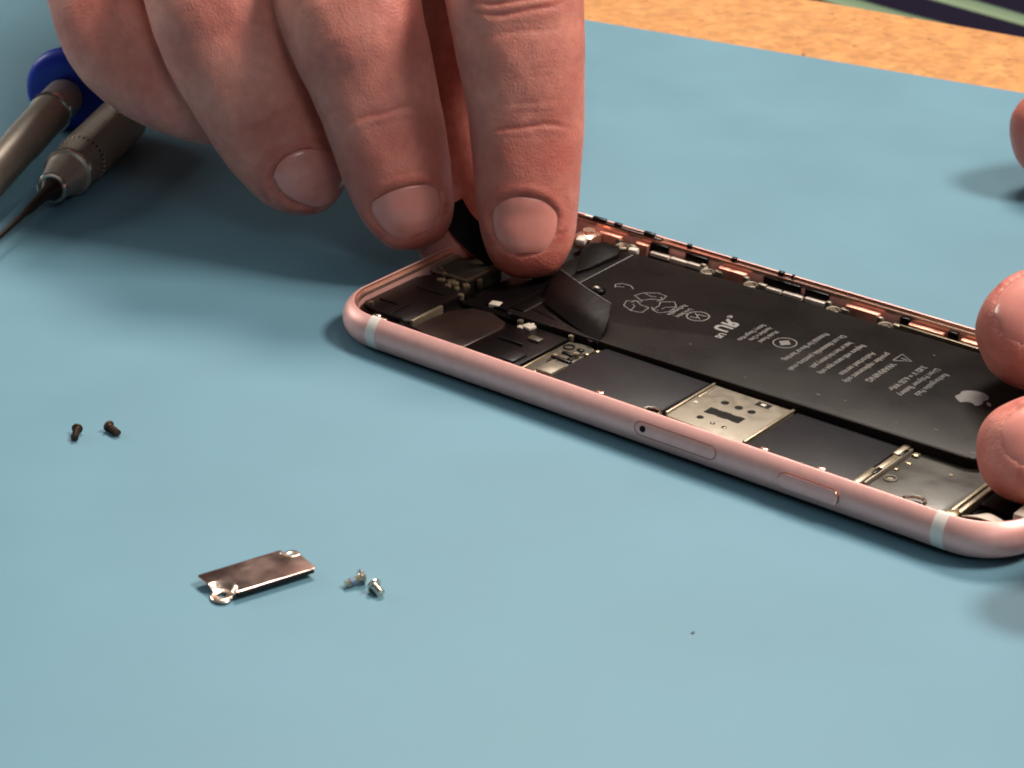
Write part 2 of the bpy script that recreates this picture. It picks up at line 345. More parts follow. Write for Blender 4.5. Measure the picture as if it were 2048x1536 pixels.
b = new(); tube(b, [onside(x, h, .0) for x, h in stadium(pb0-.12, pb1+.12, -.97, 1.57)], .12, 6, True); obj('gap', b, 'copper_dk', btn)
b = new(); tube(b, [onside(x, h, .3) for x, h in stadium(pb0, pb1, -.85, 1.45)[2:12]], .1, 6); obj('pale_end_line', b, 'copper_hi', btn)  # paler metal line round the right end of the button only

# --- battery
def tilt(x, y, z=0): # the battery is being lifted a little at its right end
    return 5.30+(x-40)*.0105+(y-40)*.008+z
bat = None
b = new(); pts = rrect(25.5, 121.2, 21.3, 57.6, 2.2); prism(b, pts, 2.2, 5, .55, zs=[tilt(*p) for p in pts]); bat = obj('battery', b, 'battery', phone)
b = new(); box(b, 20.3, 25.4, 22.5, 57, 2.2, 4.75, .35); box(b, 25.9, 28.9, 23.0, 56.9, 5.0, 5.30, .1); obj('end_cap', b, 'gloss', bat)
b = new(); ribbon(b, [(28.95, 23.2, tilt(29, 23, .03)), (28.95, 56.8, tilt(29, 57, .03))], .28); ribbon(b, [(27.4, 44, tilt(29, 44, .03)), (27.4, 54, tilt(27, 54, .04))], .2); obj('fold_line', b, 'print', bat)
def flat(bm, pts, w): ribbon(bm, [(x, y, tilt(x, y, .03)) for x, y in pts], w)
def circ(cx, cy, r, a0=0, a1=360, n=40): return [(cx+r*math.cos(math.radians(a0+(a1-a0)*k/n)), cy+r*math.sin(math.radians(a0+(a1-a0)*k/n))) for k in range(n+1)]
# recycling mark: three bent arrows chasing round
b = new()
for k in range(3):
    a = math.radians(120*k+35); rot = lambda p: (44.6+p[0]*math.cos(a)-p[1]*math.sin(a), 40.2+p[0]*math.sin(a)+p[1]*math.cos(a))
    A = [rot(p) for p in ((-1.6, 1.2), (-2.9, 3.4), (-1.2, 4.7), (1.4, 4.7), (2.9, 3.3), (2.2, 1.7), (.2, 1.9), (-1.6, 1.2))]
    flat(b, A, .22); flat(b, [rot(p) for p in ((1.2, 1.0), (2.2, 1.75), (1.9, 2.9))], .22); flat(b, [rot(p) for p in ((-1.2, 4.7), (.2, 3.1), (1.1, 3.0))], .18)
obj('recycling_mark', b, 'print', bat)
b = new(); flat(b, [(35.3, 42.2), (34.6, 43.4), (35.3, 44.4), (37.2, 44.6), (38.4, 43.6)], .25); flat(b, [(35.2, 42.6), (36.6, 43.3)], .2); obj('printed_mark', b, 'print', bat)
b = new(); flat(b, circ(54.6, 40.7, 2.0), .28); flat(b, [(53.5, 39.8), (54.8, 39.9), (54.2, 41.4), (55.8, 41.6)], .3); flat(b, [(53.4, 41.6), (55.6, 39.8)], .2); obj('printed_mark', b, 'print', bat)
b = new(); flat(b, circ(72.9, 40.6, 2.05), .24)
vs = [b.verts.new((x, y, tilt(x, y, .035))) for x, y in ((71.7, 40.6), (72.9, 39.3), (74.1, 40.6), (72.9, 41.9))]; b.faces.new(vs); obj('printed_mark', b, 'print', bat)
b = new(); T3 = [(91.3, 45.9), (91.3, 49.1), (94.0, 47.5), (91.3, 45.9)]; flat(b, T3, .26); flat(b, [(92.0, 47.5), (93.2, 47.5)], .26); obj('warning_triangle', b, 'print', bat)
def text(lines, name, m='print', bold=False):
    """printed lines: (string, x on battery, far y, near y, cap height)"""
    bm = new()
    for s, x, ya, yb, h in lines:
        cu_ = bpy.data.curves.new('t', 'FONT'); cu_.body = s; cu_.size = 1; cu_.offset = .022 if not bold else .04
        to = bpy.data.objects.new('t', cu_); C.objects.link(to); bpy.context.view_layer.update()
        me = to.evaluated_get(bpy.context.evaluated_depsgraph_get()).to_mesh()
        co = np.array([v.co[:] for v in me.vertices]); x0, x1 = co[:, 0].min(), co[:, 0].max(); y0, y1 = 0, .7
        vs = []
        for c_ in co:
            yy_ = ya+(yb-ya)*(c_[0]-x0)/(x1-x0); xx = x-h/2+h*c_[1]/.7; vs.append(bm.verts.new((xx, yy_, tilt(xx, yy_, .03))))
        for p in me.polygons:
            try: bm.faces.new([vs[i] for i in p.vertices])
            except ValueError: pass
        to.to_mesh_clear(); bpy.data.objects.remove(to); bpy.data.curves.remove(cu_)
    return obj(name, bm, m, bat)
text([('Rechargeable', 50.2, 43.4, 38.0, 1.0), ('Li-ion Battery', 51.9, 42.6, 38.0, 1.0)], 'label_text')
text([('R', 61.0, 40.7, 43.2, 2.9), ('U', 61.0, 40.3, 38.0, 2.9)], 'certification_mark', 'print2', True)
text([('c', 59.4, 44.6, 43.6, 1.2), ('US', 62.4, 37.3, 35.2, 1.2)], 'certification_mark', 'print2', True)
text([('Battery Charger Made', 66.0, 44.8, 36.6, .95), ('Assembled in China', 67.6, 44.6, 37.8, .95), ('Model Rated', 69.3, 43.8, 38.2, .95)], 'label_text')
text([('Potential for fire or burning.', 76.7, 48.4, 34.4, 1.15), ('Do not disassemble, puncture, crush', 79.5, 49.5, 31.8, 1.15),
      ('heat or burn the battery pack', 82.0, 47.8, 34.8, 1.15), ('Replace with same type only', 84.3, 48.2, 33.6, 1.15),
      ('Authorized service', 87.3, 46.6, 35.6, 1.15), ('provider replacement only', 89.4, 48.0, 33.4, 1.15), ('WARNING', 92.2, 44.8, 36.0, 1.2)], 'label_text')
text([('3.82 V = 6.55 Whr', 96.9, 47.0, 35.4, 1.15), ('Li-ion Polymer Battery', 99.2, 47.6, 34.6, 1.15), ('Rechargeable Pack', 101.4, 46.6, 36.2, 1.15)], 'label_text')
# fruit logo, stem end towards +x, bite on the near side
b = new()
ap = [(0, 2.1), (.35, 2.35), (.95, 2.55), (1.7, 2.3), (2.3, 1.75)]      # right of the dip (reader's right, up)
body = [(0, 2.05), (.6, 2.35), (1.2, 2.42), (1.75, 2.2), (2.2, 1.8), (1.85, 1.4), (1.65, .95), (1.62, .4), (1.8, -.1), (2.1, -.45), (2.45, -.68), (2.2, -1.35), (1.8, -1.95), (1.35, -2.5), (.95, -2.7), (.5, -2.6), (0, -2.45),
        (-.5, -2.6), (-1.0, -2.7), (-1.45, -2.45), (-1.95, -1.8), (-2.35, -.95), (-2.5, 0), (-2.4, .9), (-2.0, 1.7), (-1.4, 2.2), (-.8, 2.38), (-.35, 2.25)]
leaf = [(-.05, 2.75), (.45, 2.85), (.95, 3.35), (1.1, 4.0), (.55, 3.85), (.1, 3.4)]
for poly in (body, leaf):
    vs = [b.verts.new((109.2+py_*.98, 41.2-px_*1.12, tilt(109+py_, 41, .035))) for px_, py_ in poly]; f = b.faces.new(vs)
bmesh.ops.triangulate(b, faces=b.faces[:]); obj('logo', b, 'print2', bat)
# small scuffs on the battery film
for x, y, l in ((60, 30, .5), (88, 26.5, .7), (93, 27.2, .4), (110, 27, .6), (118.6, 23.5, .9), (75, 24.5, .4), (104, 25.4, .3), (96, 52, .4)):
    a_ = random.random()*3; b = new(); flat(b, [(x, y), (x+l*math.cos(a_), y+l*math.sin(a_)*.5)], .22); obj('scuff', b, 'print', bat)
# black film flap folded over the near left corner of the battery
def sheet(bm, rows, th):
    """rows of 3-D points -> a sheet with thickness"""
    R = [[Vector(p) for p in r] for r in rows]; m_, n_ = len(R), len(R[0]); top = []; bot = []
    for i in range(m_):
        t_, b_ = [], []
        for j in range(n_):
            du = R[min(i+1, m_-1)][j]-R[max(i-1, 0)][j]; dv = R[i][min(j+1, n_-1)]-R[i][max(j-1, 0)]; n = du.cross(dv).normalized()
            t_.append(bm.verts.new(R[i][j]+n*th/2)); b_.append(bm.verts.new(R[i][j]-n*th/2))
        top.append(t_); bot.append(b_)
    for i in range(m_-1):
        for j in range(n_-1):
            bm.faces.new((top[i][j], top[i+1][j], top[i+1][j+1], top[i][j+1])); bm.faces.new((bot[i][j], bot[i][j+1], bot[i+1][j+1], bot[i+1][j]))
    for i in range(m_-1):
        bm.faces.new((top[i][0], bot[i][0], bot[i+1][0], top[i+1][0])); bm.faces.new((top[i][-1], top[i+1][-1], bot[i+1][-1], bot[i][-1]))
    for j in range(n_-1):
        bm.faces.new((top[0][j], top[0][j+1], bot[0][j+1], bot[0][j])); bm.faces.new((top[-1][j], bot[-1][j], bot[-1][j+1], top[-1][j+1]))
def bilin(rows, m=14, n=14):
    A = np.array(rows, float); out = []
    def cr1(P, t):
        k = len(P)-1; x = t*k; i = min(int(x), k-1); u = x-i; p0, p1, p2, p3 = P[max(i-1, 0)], P[i], P[i+1], P[min(i+2, k)]
        return .5*((2*p1)+(-p0+p2)*u+(2*p0-5*p1+4*p2-p3)*u*u+(-p0+3*p1-3*p2+p3)*u**3)
    for i in range(m): 
        rr = [cr1([r[j] for r in A], i/(m-1)) for j in range(A.shape[1])]
        out.append([cr1(rr, j/(n-1)) for j in range(n)])
    return out
b = new(); sheet(b, bilin([[Z(1120, 542, 7.6), Z(1168, 577, 7.8), Z(1222, 612, 7.6)], [Z(1098, 572, 6.8), Z(1150, 612, 7.0), Z(1214, 650, 6.6)], [Z(1088, 606, 5.6), Z(1130, 640, 5.6), Z(1196, 690, 4.9)]]), .12)
flap = obj('adhesive_flap', b, 'gloss', phone, smooth=60)
b = new(); tube(b, [Z(1122, 541, 7.7), Z(1168, 575, 7.9), Z(1222, 610, 7.7)], .13, 6); obj('flap_edge', b, 'print', flap)
b = new(); P3 = [Z(1215, 615, 5.6), Z(1212, 682, 5.0), Z(1180, 690, 4.6), Z(1150, 660, 4.6), Z(1130, 600, 4.8), Z(1165, 578, 5.2)]; prism(b, [p[:2] for p in P3], 3, 5.0); obj('flap_fold', b, 'black', flap)
b = new(); c = Z(1192, 583, 6.6)
g = bmesh.ops.create_uvsphere(b, u_segments=20, v_segments=12, radius=1); bmesh.ops.transform(b, matrix=Matrix.Translation(c) @ Matrix.Rotation(.5, 4, 'Z') @ Matrix.Diagonal((1.9, 1.5, .9, 1)), verts=g['verts']); obj('cable_clip', b, 'gloss', phone)
b = new(); c = Z(1193, 576, 7.5); box(b, c[0]-.35, c[0]+.45, c[1]-.3, c[1]+.3, c[2]-.2, c[2]+.1, .08); obj('contact_or_glint', b, 'white', phone)  # small white block standing in for a painted glint on the black clip

b = new(); cyl(b, 125.5, 57, -.48, .05, 4.6, 40); obj('camera_bump', b, 'copper', phone)
# --- circuit parts along the near side
b = new(); prism(b, rrect(3.2, 134.5, 3.3, 21.1, 7), 1.2, 3.2); obj('circuit_board', b, 'black', phone)
b = new(); prism(b, [(47.6, 5.2), (69.6, 4.6), (70.4, 6.2), (70.8, 20.9), (49, 21.1), (48.4, 19.5), (47.9, 12)], 3, 4.5, .25); obj('shield_cover', b, 'graphite', phone)
b = new(); prism(b, [(87.7, 5.2), (107.7, 4.6), (107.7, 20.9), (87.9, 20.9)], 3, 4.45, .25); obj('shield_cover', b, 'graphite', phone)
b = new(); prism(b, [(71.3, 6.6), (72.3, 5.9), (86.4, 5.2), (87.3, 5.9), (87.3, 20.9), (71.3, 20.9)], 3, 4.5, .2); hs_ = obj('perforated_shield', b, 'tin', phone)
b = new()
for x, y, r in ((76.8, 16.1, .72), (79.6, 16.0, .72), (82.1, 16.0, .72), (76.6, 9.0, .62), (79.4, 8.5, .45), (81.7, 8.4, .45)): cyl(b, x, y, 4.48, 4.52, r)
for k in range(5): box(b, 75.9+k*1.35, 77.3+k*1.35, 11.0+(k % 2)*.15, 13.3-(k % 2)*.15, 4.48, 4.525+k*.001)
box(b, 80.9, 83.6, 18.6, 20.2, 4.48, 4.523); obj('hole', b, 'floor', hs_)
b = new(); box(b, 81.8, 82.7, 19.0, 19.7, 4.5, 4.62, .05); cyl(b, 72.9, 13.2, 4.5, 4.6, .35); cyl(b, 79.4, 8.5, 4.515, 4.56, .2); cyl(b, 81.9, 8.3, 4.515, 4.56, .2); obj('spot_weld', b, 'white', hs_)
b = new(); box(b, 71.25, 71.75, 6.6, 21, 4.48, 4.8, .1); box(b, 86.9, 87.5, 5.9, 21, 4.48, 4.75, .1); box(b, 72.0, 72.3, 15, 20.5, 4.49, 4.6, .05); obj('rim', b, 'ridge', hs_)
b = new(); ring(b, 69.6, 4.9, 4.85, 1.55, .28, a0=math.radians(-10), a1=math.radians(200)); obj('grounding_clip', b, 'steel', phone)
b = new()
box(b, 107.9, 109.1, 5.0, 11.2, 3, 4.85, .15); box(b, 108.2, 109.3, 11.2, 17.4, 3, 4.7, .15); box(b, 107.9, 109.1, 17.4, 22, 3, 4.9, .15); obj('shield_rail', b, 'ridge', phone)
b = new(); box(b, 109.3, 109.75, 6, 21, 3, 4.75, .1); obj('shield_rail', b, 'tin', phone)
b = new(); box(b, 108.7, 109.5, 9.3, 11.6, 4.6, 4.95, .1); box(b, 108.9, 109.6, 17.4, 19.8, 4.6, 4.9, .1); obj('rubber_pad', b, 'black', phone)
b = new(); prism(b, [(109.8, 5.6), (122.5, 5.0), (123.9, 6.6), (124.2, 21), (120, 24), (110, 24)], 3, 4.2, .3); sm = obj('smoky_shield', b, 'smoke', phone)
b = new(); ring(b, 111.6, 10.4, 4.3, .95, .16); cyl(b, 111.6, 10.4, 4.15, 4.3, .5); obj('screw_boss', b, 'tin', sm)
b = new(); box(b, 110.3, 111.4, 19.2, 20.4, 4.2, 4.6, .15); box(b, 110.6, 111.6, 16.6, 17.2, 4.2, 4.35, .05); box(b, 110.4, 111.1, 13.4, 14.1, 4.2, 4.45, .1); cyl(b, 118.4, 17.6, 4.2, 4.3, .35); obj('solder_pad', b, 'gold', sm)
b = new(); box(b, 124.3, 125.0, 6.4, 22, 3, 4.9, .15); box(b, 125.1, 126.0, 7.0, 22, 3, 4.6, .12); obj('shield_rail', b, 'ridge', phone)
b = new(); ring(b, 118.8, 5.0, 4.9, 1.75, .3, a0=0, a1=math.pi); obj('grounding_clip', b, 'steel', phone)
b = new(); box(b, 126.2, 133, 12.5, 30, 2.5, 3.9, .2); box(b, 126.4, 132, 9.6, 11.6, 2.5, 3.5, .2); box(b, 123.8, 126.6, 4.2, 6.2, 2.5, 4.4, .2); obj('camera_bay', b, 'black', phone)
b = new(); box(b, 124.0, 126.2, 4.6, 6.6, 4.3, 5.0, .25, rot=.3); box(b, 124.4, 125.3, 6.2, 7.8, 4.3, 4.8, .2); obj('connector', b, 'gold', phone)
b = new(); ring(b, 129.6, 8.9, 4.2, 1.0, .2); cyl(b, 129.6, 8.9, 3.5, 4.15, .7); obj('screw_boss', b, 'tin', phone)
b = new(); sheet(b, bilin([[(127.6, 3.9, 5.9), (129.2, 5.8, 5.7)], [(130, 4.5, 6.2), (130.8, 6.6, 6.2)], [(132.6, 4.9, 6.0), (133.4, 6.4, 5.9)]]), .15); obj('foil_tab', b, 'white', phone)
b = new(); box(b, 133.2, 135, 9.5, 13.6, 3, 6.0, .4); box(b, 132.6, 134.6, 16, 20, 3, 5.2, .4); obj('corner_bumper', b, 'white', phone)

# --- bottom end (left in the picture): speaker, vibration motor, charging port
b = new(); prism(b, rrect(3.2, 15.0, 6.4, 27.5, 3.2), 1.2, 4.5, .4); sp = obj('speaker', b, 'black', phone)
b = new(); box(b, 15.1, 15.8, 8.0, 16.6, 2, 4.75, .12); obj('rail', b, 'ridge', sp)
b = new(); cyl(b, 4.9, 9.4, 4.2, 5.0, .55); cyl(b, 4.9, 9.4, 5.0, 5.1, .3); obj('screw', b, 'steel', phone)
b = new(); box(b, 8.7, 10.4, 5.2, 6.3, 3, 5.0, .25, rot=.3); obj('screw', b, 'steel', phone)
b = new(); cyl(b, 15.8, 5.3, 3, 4.9, 1.1); box(b, 13.6, 17.0, 3.7, 4.8, 3, 4.9, .2); obj('gasket', b, 'black', phone)
b = new(); box(b, 11.5, 13.3, 3.4, 4.3, 5.2, 5.7, .2); obj('mesh_tab', b, 'copper_hi', phone)
b = new(); prism(b, [(17.3, 4.9), (28, 4.4), (29.3, 6.2), (29.6, 16.4), (28.4, 18.7), (24, 20.4), (20.0, 19.8), (17.6, 16.0), (16.9, 10)], 1.5, 4.5, .3); vm = obj('vibration_motor', b, 'taptic', phone)
b = new(); prism(b, [(29.7, 5), (41, 4.6), (41.2, 20.5), (31, 20.8), (29.9, 17)], 1.5, 4.3, .3); obj('black_cover', b, 'gloss', phone)
b = new(); box(b, 16.2, 40.5, 20.9, 24.6, 1.5, 4.2, .5); box(b, 15.5, 24.5, 24.8, 38, 1.5, 4.0, .5); obj('flex_cable', b, 'gloss', phone)
b = new(); box(b, 21.3, 23.4, 22.5, 24.4, 4.1, 4.9, .2, rot=.25); box(b, 20.9, 21.9, 23.6, 24.9, 4.0, 4.6, .15); obj('connector', b, 'white', phone)
b = new(); box(b, 31.9, 34.0, 18.7, 20.5, 4.2, 4.8, .2, rot=-.2); box(b, 31.2, 32.3, 18.3, 19.3, 4.2, 4.6, .15); box(b, 32.6, 33.2, 20.1, 21, 4.2, 4.75, .1); obj('connector', b, 'white', phone)
b = new(); prism(b, [(41.4, 4.6), (47.4, 4.5), (47.2, 20), (45.2, 21), (41.5, 20)], 1.5, 4.0, .15); fx = obj('flex_board', b, 'pcb', phone)
b = new(); ring(b, 43.0, 18.0, 4.15, .95, .13); obj('screw_boss', b, 'graphite', fx)
b = new(); cyl(b, 43.2, 13.8, 4.0, 4.25, .4); box(b, 44.2, 44.5, 6, 14, 4, 4.1, .02); box(b, 41.6, 41.9, 5.5, 14, 4, 4.1, .02); obj('solder_joint', b, 'gold', fx)
b = new(); box(b, 45.0, 48.4, 5.7, 9.9, 4.0, 5.1, .25); obj('connector', b, 'tin', fx)
b = new(); box(b, 46.2, 47.2, 4.2, 5.3, 3.9, 4.6, .15); box(b, 48.0, 48.8, 18.6, 19.5, 4, 4.6, .2); box(b, 47.2, 48, 16.6, 17.4, 4, 4.6, .2); obj('spring_contact', b, 'gold', fx)
b = new()
for k in range(7): box(b, 42.1+random.random()*4.4, 42.9+random.random()*4.6, 10+k*1.3, 10.7+k*1.3, 3.9, 4.2+random.random()*.2, .05)
obj('chip_parts', b, 'black', fx)
b = new()
for x, y, r in ((46.4, 15.6, .5), (30.4, 20.4, .55), (15.0, 22.6, .55), (41.3, 20.9, .5), (109.2, 23.2, .55), (36.0, 22.4, .45)):
    b = new(); cyl(b, x, y, 3.8, 4.75, r); cyl(b, x, y, 4.75, 4.85, r*.7); obj('screw', b, 'ridge', phone)
b = new(); tube(b, [(5, 7.6, 4.9), (9, 6.6, 5.0), (14, 6.9, 4.9), (16.6, 5.6, 4.9), (22, 4.6, 4.9), (30, 4.5, 4.8), (38, 4.4, 4.7), (42, 5.0, 4.5)], .33, 8); obj('antenna_cable', b, 'gloss', phone)
b = new(); tube(b, [(25, 24.8, 4.5), (30, 25.0, 4.9), (34, 24.2, 5.0), (38, 23.0, 4.7), (43, 21.9, 4.6), (47, 21.6, 4.5)], .3, 8); obj('antenna_cable', b, 'black', phone)
for x, y, w, h, m_ in ((6.6, 12.2, 4.2, .25, 'black'), (9.5, 20.5, 6.5, .25, 'black'), (10.5, 10.0, .25, 7, 'black'), (38.4, 8.0, 3.0, 4.0, 'graphite'), (34.0, 12.8, 5.5, .3, 'graphite'), (37.0, 16.2, 2.6, 1.6, 'pcb')):
    b = new(); box(b, x-w/2, x+w/2, y-h/2, y+h/2, 4.2, 4.72, .1); obj('rib', b, m_, phone)
for x in (93.2, 103.8, 61.0): b = new(); box(b, x-.7, x+.7, 2.15, 2.9, 6.2, 6.75, .15); obj('spring_tab', b, 'copper_hi', phone)
# charging port and its brackets
b = new(); box(b, 3.0, 12.2, 29.0, 38.6, 1.2, 4.6, .8, seg=4); pt = obj('charging_port', b, 'pcb', phone)
b = new(); box(b, 11.4, 12.6, 28.4, 39.4, 4.4, 5.1, .2); box(b, 3, 4, 28.4, 39.4, 4.4, 5.2, .2); box(b, 3.4, 12, 28.0, 28.7, 4.2, 4.9, .2); obj('port_bracket', b, 'ridge', pt)
b = new()
for x, y, w, h in ((7.6, 25.9, 1.6, 1.1), (9.6, 26.6, 1.7, 1.6), (11.3, 25.6, 1.2, 1.2), (12.8, 26.8, 1.3, 1.5), (6.2, 28.5, .8, 1.6), (13.8, 29.6, 1, 1), (12.6, 24.4, .9, .9), (10.5, 24.4, 1.1, .8), (4.2, 30.0, .7, .7)):
    box(b, x-w/2, x+w/2, y-h/2, y+h/2, 3.6, 4.7+random.random()*.6, .2, rot=random.random())
obj('contact_or_glint', b, 'gold', pt)  # gold contacts by the charging port

# --- far wall furniture: alcoves, clips, gaskets and the black sealing dots
y0 = WY-2.78
b = new()
for x, w in ((30.9, 0), (35.5, 0), (39.4, 0), (56.0, 0), (60.6, 0), (65.4, 0)): box(b, x-2.2, x+2.0, y0-1.7, y0-.6, 3.2, 3.9+.3*(x*7 % 1), .15, rot=.02)
obj('metal_clip', b, 'white', phone)
b = new()
for x in (22.8, 42.4, 52.0, 69.8, 80.6): ring(b, x, y0-2.3, 3.7, 1.15, .34, a0=0, a1=math.pi*1.9); box(b, x+1.0, x+3.0, y0-2.0, y0-.9, 2.5, 4.3, .3); box(b, x-2.3, x-1.1, y0-1.6, y0-.7, 2.5, 4.6, .3)
obj('screw_lug', b, 'tin', phone)
b = new()
for x in (22.8, 42.4, 52.0, 69.8, 80.6): cyl(b, x, y0-2.3, 2.5, 3.9, .62)
obj('screw', b, 'steel', phone)
b = new()
for x, w in ((19, 5), (26.5, 3), (47.0, 6), (75, 7), (88, 7), (98, 6), (110, 8)):
    b = new(); pr = rrect(x-w/2, x+w/2, y0-1.5, y0+.3, .5, 4); prism(b, pr, 1.2, 4.9, .15)
    obj('milled_boss', b, 'copper_in', phone)
b = new()
for x, w in ((30, 4), (38.5, 5), (57.5, 8), (65, 5), (83.4, 2), (93, 2), (104, 3)): box(b, x-w/2, x+w/2, y0-.5, y0+.02, 2, 5.4, .15)
obj('gasket', b, 'black', phone)
b = new()
for x, w in ((36.2, 1.0), (46.3, 1.1), (56.7, 1.3), (15.2, 3.2), (19.6, 1.8), (27, 2.6), (59.2, .5)):
    box(b, x-w/2, x+w/2, WY-2.6, WY-1.7, 5.9, 6.85, .25)
obj('seal_dot', b, 'black', phone)
b = new(); box(b, 10, 30, WY-2.7, WY-2.1, 5.7, 6.3, .15); obj('seal_strip', b, 'taptic', phone)
b = new(); box(b, 88, 124, 58.6, 60.6, 2, 4.7, .3); box(b, 29, 118, 59.2, 60.2, 1.2, 3.6, .2); obj('side_flex', b, 'battery_edge', phone)
b = new(); box(b, 84, 122, 60.8, 61.3, 3.0, 5.3, .1); obj('side_rail', b, 'ridge', phone)
b = new(); box(b, 13.5, 17.5, 58.6, 62.8, 2, 5.0, .5); cyl(b, 15.3, 61.3, 5.0, 5.5, 1.2); obj('copper_bracket', b, 'copper_hi', phone)
b = new(); box(b, 16.2, 18.2, 55.0, 57.5, 4.6, 6.0, .5, rot=.4); box(b, 26.2, 28.2, 58.6, 60.2, 4, 5.4, .4, rot=.3); obj('plastic_peg', b, 'white', phone)
b = new(); pts = [Z(u, v, 5.9)[:2] for u, v in ((1163, 498), (1180, 486), (1212, 484), (1238, 492), (1243, 503), (1236, 512), (1180, 535), (1150, 545))]; prism(b, pts, 3, 5.9, .4); obj('foam_pad', b, 'gloss', phone)

phone.rotation_euler[1] = -.5/122; phone.location[2] = (.5/122*LX/2+.01)*S   # propped up by the lens bump at its right end
# ------------------------------------------------------------------ loose screws and bracket
def screw(name, px, py, direction, mname, label, group, hr=1.05, sr=.58, L=2.5, lock=False):
    """screw lying on the mat: its head rim and its tip both touch it"""
    p = Z(px, py, .6); a = np.array([direction[0], direction[1], 0.]); a /= np.linalg.norm(a)
    tl = math.atan2(hr-sr, L); ax = Vector((a[0]*math.cos(tl), a[1]*math.cos(tl), -math.sin(tl)))
    h = Vector((p[0]-a[0]*L/2, p[1]-a[1]*L/2, hr*math.cos(tl)+.02))
    o = root(name, (p[0], p[1], 0), label, 'screw', group)
    b = new(); lathe(b, h, ax, [(-.05, .3), (-.08, .42), (-.02, hr*.9), (.12, hr), (.34, hr), (.42, hr*.92), (.5, sr+.12)], 28); obj('head', b, mname, o)
    b = new(); pr = [(.45, sr+.05)]; d_ = .6
    while d_ < L: pr += [(d_, sr), (d_+.09, sr-.12), (d_+.18, sr)]; d_ += .22
    pr += [(L, sr*.75), (L+.1, sr*.4)]; lathe(b, h, ax, pr, 24); obj('shank', b, mname, o)
    if lock: b = new(); lathe(b, h, ax, [(L*.52, sr+.03), (L*.75, sr+.04)], 24); obj('thread_lock', b, 'thread', o)
def dirpx(u0, v0, u1, v1): return (Z(u1, v1, .6)-Z(u0, v0, .6))[:2]
screw('screw', 152, 868, dirpx(156, 860, 148, 882), 'bronze', 'dark bronze screw with its head pointing away, the leftmost of the loose screws', 'dark bronze screws lying on the mat', .92, .6, 3.2)
screw('screw', 226, 861, dirpx(214, 853, 240, 870), 'bronze', 'dark bronze screw with its head towards upper left, right one of the dark pair', 'dark bronze screws lying on the mat', .95, .62, 3.0)
screw('screw', 709, 1164, dirpx(724, 1160, 692, 1170), 'steel', 'longer shiny silver screw with blue thread lock, beside the metal bracket', 'silver screws lying beside the bracket', 1.15, .62, 3.0, True)
screw('screw', 754, 1181, dirpx(745, 1174, 766, 1190), 'steel', 'shorter shiny silver screw, rightmost of the four loose screws', 'silver screws lying beside the bracket', 1.15, .66, 2.0)
# bracket
A, B_, C_, D_ = Z(391, 1148, 1.5), Z(562, 1102, 1.5), Z(632, 1136, 1.5), Z(470, 1186, 1.5)
ex = (C_-D_)[:2]; ex /= np.linalg.norm(ex); ey = np.array([-ex[1], ex[0]])
def BP(s, t, z): p = D_[:2]+ex*s+ey*t; return (p[0], p[1], z)
brk = root('bracket', BP(5.6, 3.8, 0), 'small shiny brown steel cover plate with two screw tabs, left of the silver screws', 'bracket')
T1, R1, T2, R2 = (-1.1, 2.1), 2.5, (12.9, 6.3), 1.75
def arcp(c_, r_, a, b_, n=16): return [(c_[0]+r_*math.cos(math.radians(a+(b_-a)*k/n)), c_[1]+r_*math.sin(math.radians(a+(b_-a)*k/n))) for k in range(n+1)]
poly = [(13.3, 0), (13.6, .3)]+arcp(T2, R2, 293.6, 136.6)+[(-2.0, 7.5), (-2.3, 7.2)]+arcp(T1, R1, 115.6, -55.4)
b = new(); prism(b, [BP(s_, t_, 0)[:2] for s_, t_ in poly], 1.36, 1.52, .04); plate = obj('plate', b, 'bracket', brk, smooth=20)
b = new(); rows = [[b.verts.new(BP(s_, t_, z_)) for s_ in (.5, 13.2)] for t_, z_ in ((.12, 1.40), (.02, 1.30), (.0, .75), (.18, .68), (.35, .75), (.3, 1.36))]
for i_ in range(5): b.faces.new((rows[i_][0], rows[i_][1], rows[i_+1][1], rows[i_+1][0]))
obj('flange', b, 'shaft', plate)
M['bracket_hi'] = mat('bracket_steel_bent', (.86, .66, .55), .24, metal=1)
def tab(c_, R_, rings, a0, a1, lobe, zf):
    """screw tab pressed down at a corner of the plate: flat round the hole, curved step up to the plate over angles a0..a1"""
    b = new(); n = 60; fr = []
    for k in range(n):
        a = 360*k/n; ra = math.radians(a); inside = 0 <= (a-a0) % 360 <= (a1-a0); fr.append((ra, inside))
    H = [(.27*R_, zf-.06), (.29*R_, zf), (.50*R_, zf)]
    rows = [[b.verts.new(BP(c_[0]+r_*math.cos(ra), c_[1]+r_*math.sin(ra), z_)) for ra, _ in fr] for r_, z_ in H]
    out = []
    for ra, ins in fr:
        r_ = .62*R_ if ins else (.68+lobe[1]*max(0, math.cos(ra-math.radians(lobe[0])))**3)*R_
        out.append(b.verts.new(BP(c_[0]+r_*math.cos(ra), c_[1]+r_*math.sin(ra), zf+(.03 if ins else -.03))))
    rows.append(out)
    for i_ in range(len(rows)-1):
        for k in range(n): b.faces.new((rows[i_][k], rows[i_][(k+1) % n], rows[i_+1][(k+1) % n], rows[i_+1][k]))
    prev = out
    for q, z_ in rings:
        cur = [b.verts.new(BP(c_[0]+q*R_*math.cos(ra), c_[1]+q*R_*math.sin(ra), z_)) if ins else None for ra, ins in fr]
        for k in range(n):
            k2 = (k+1) % n
            if cur[k] and cur[k2]: b.faces.new((prev[k], prev[k2], cur[k2], cur[k]))
        prev = cur
    o = obj('screw_tab', b, 'bracket_hi', plate, smooth=70); md = o.modifiers.new('t', 'SOLIDIFY'); md.thickness = .00012; md.offset = -1
tab(T1, R1, [(.66, .56), (.72, .74), (.93, 1.38), (1.0, 1.53)], -57, 118, (248, .22), .5)
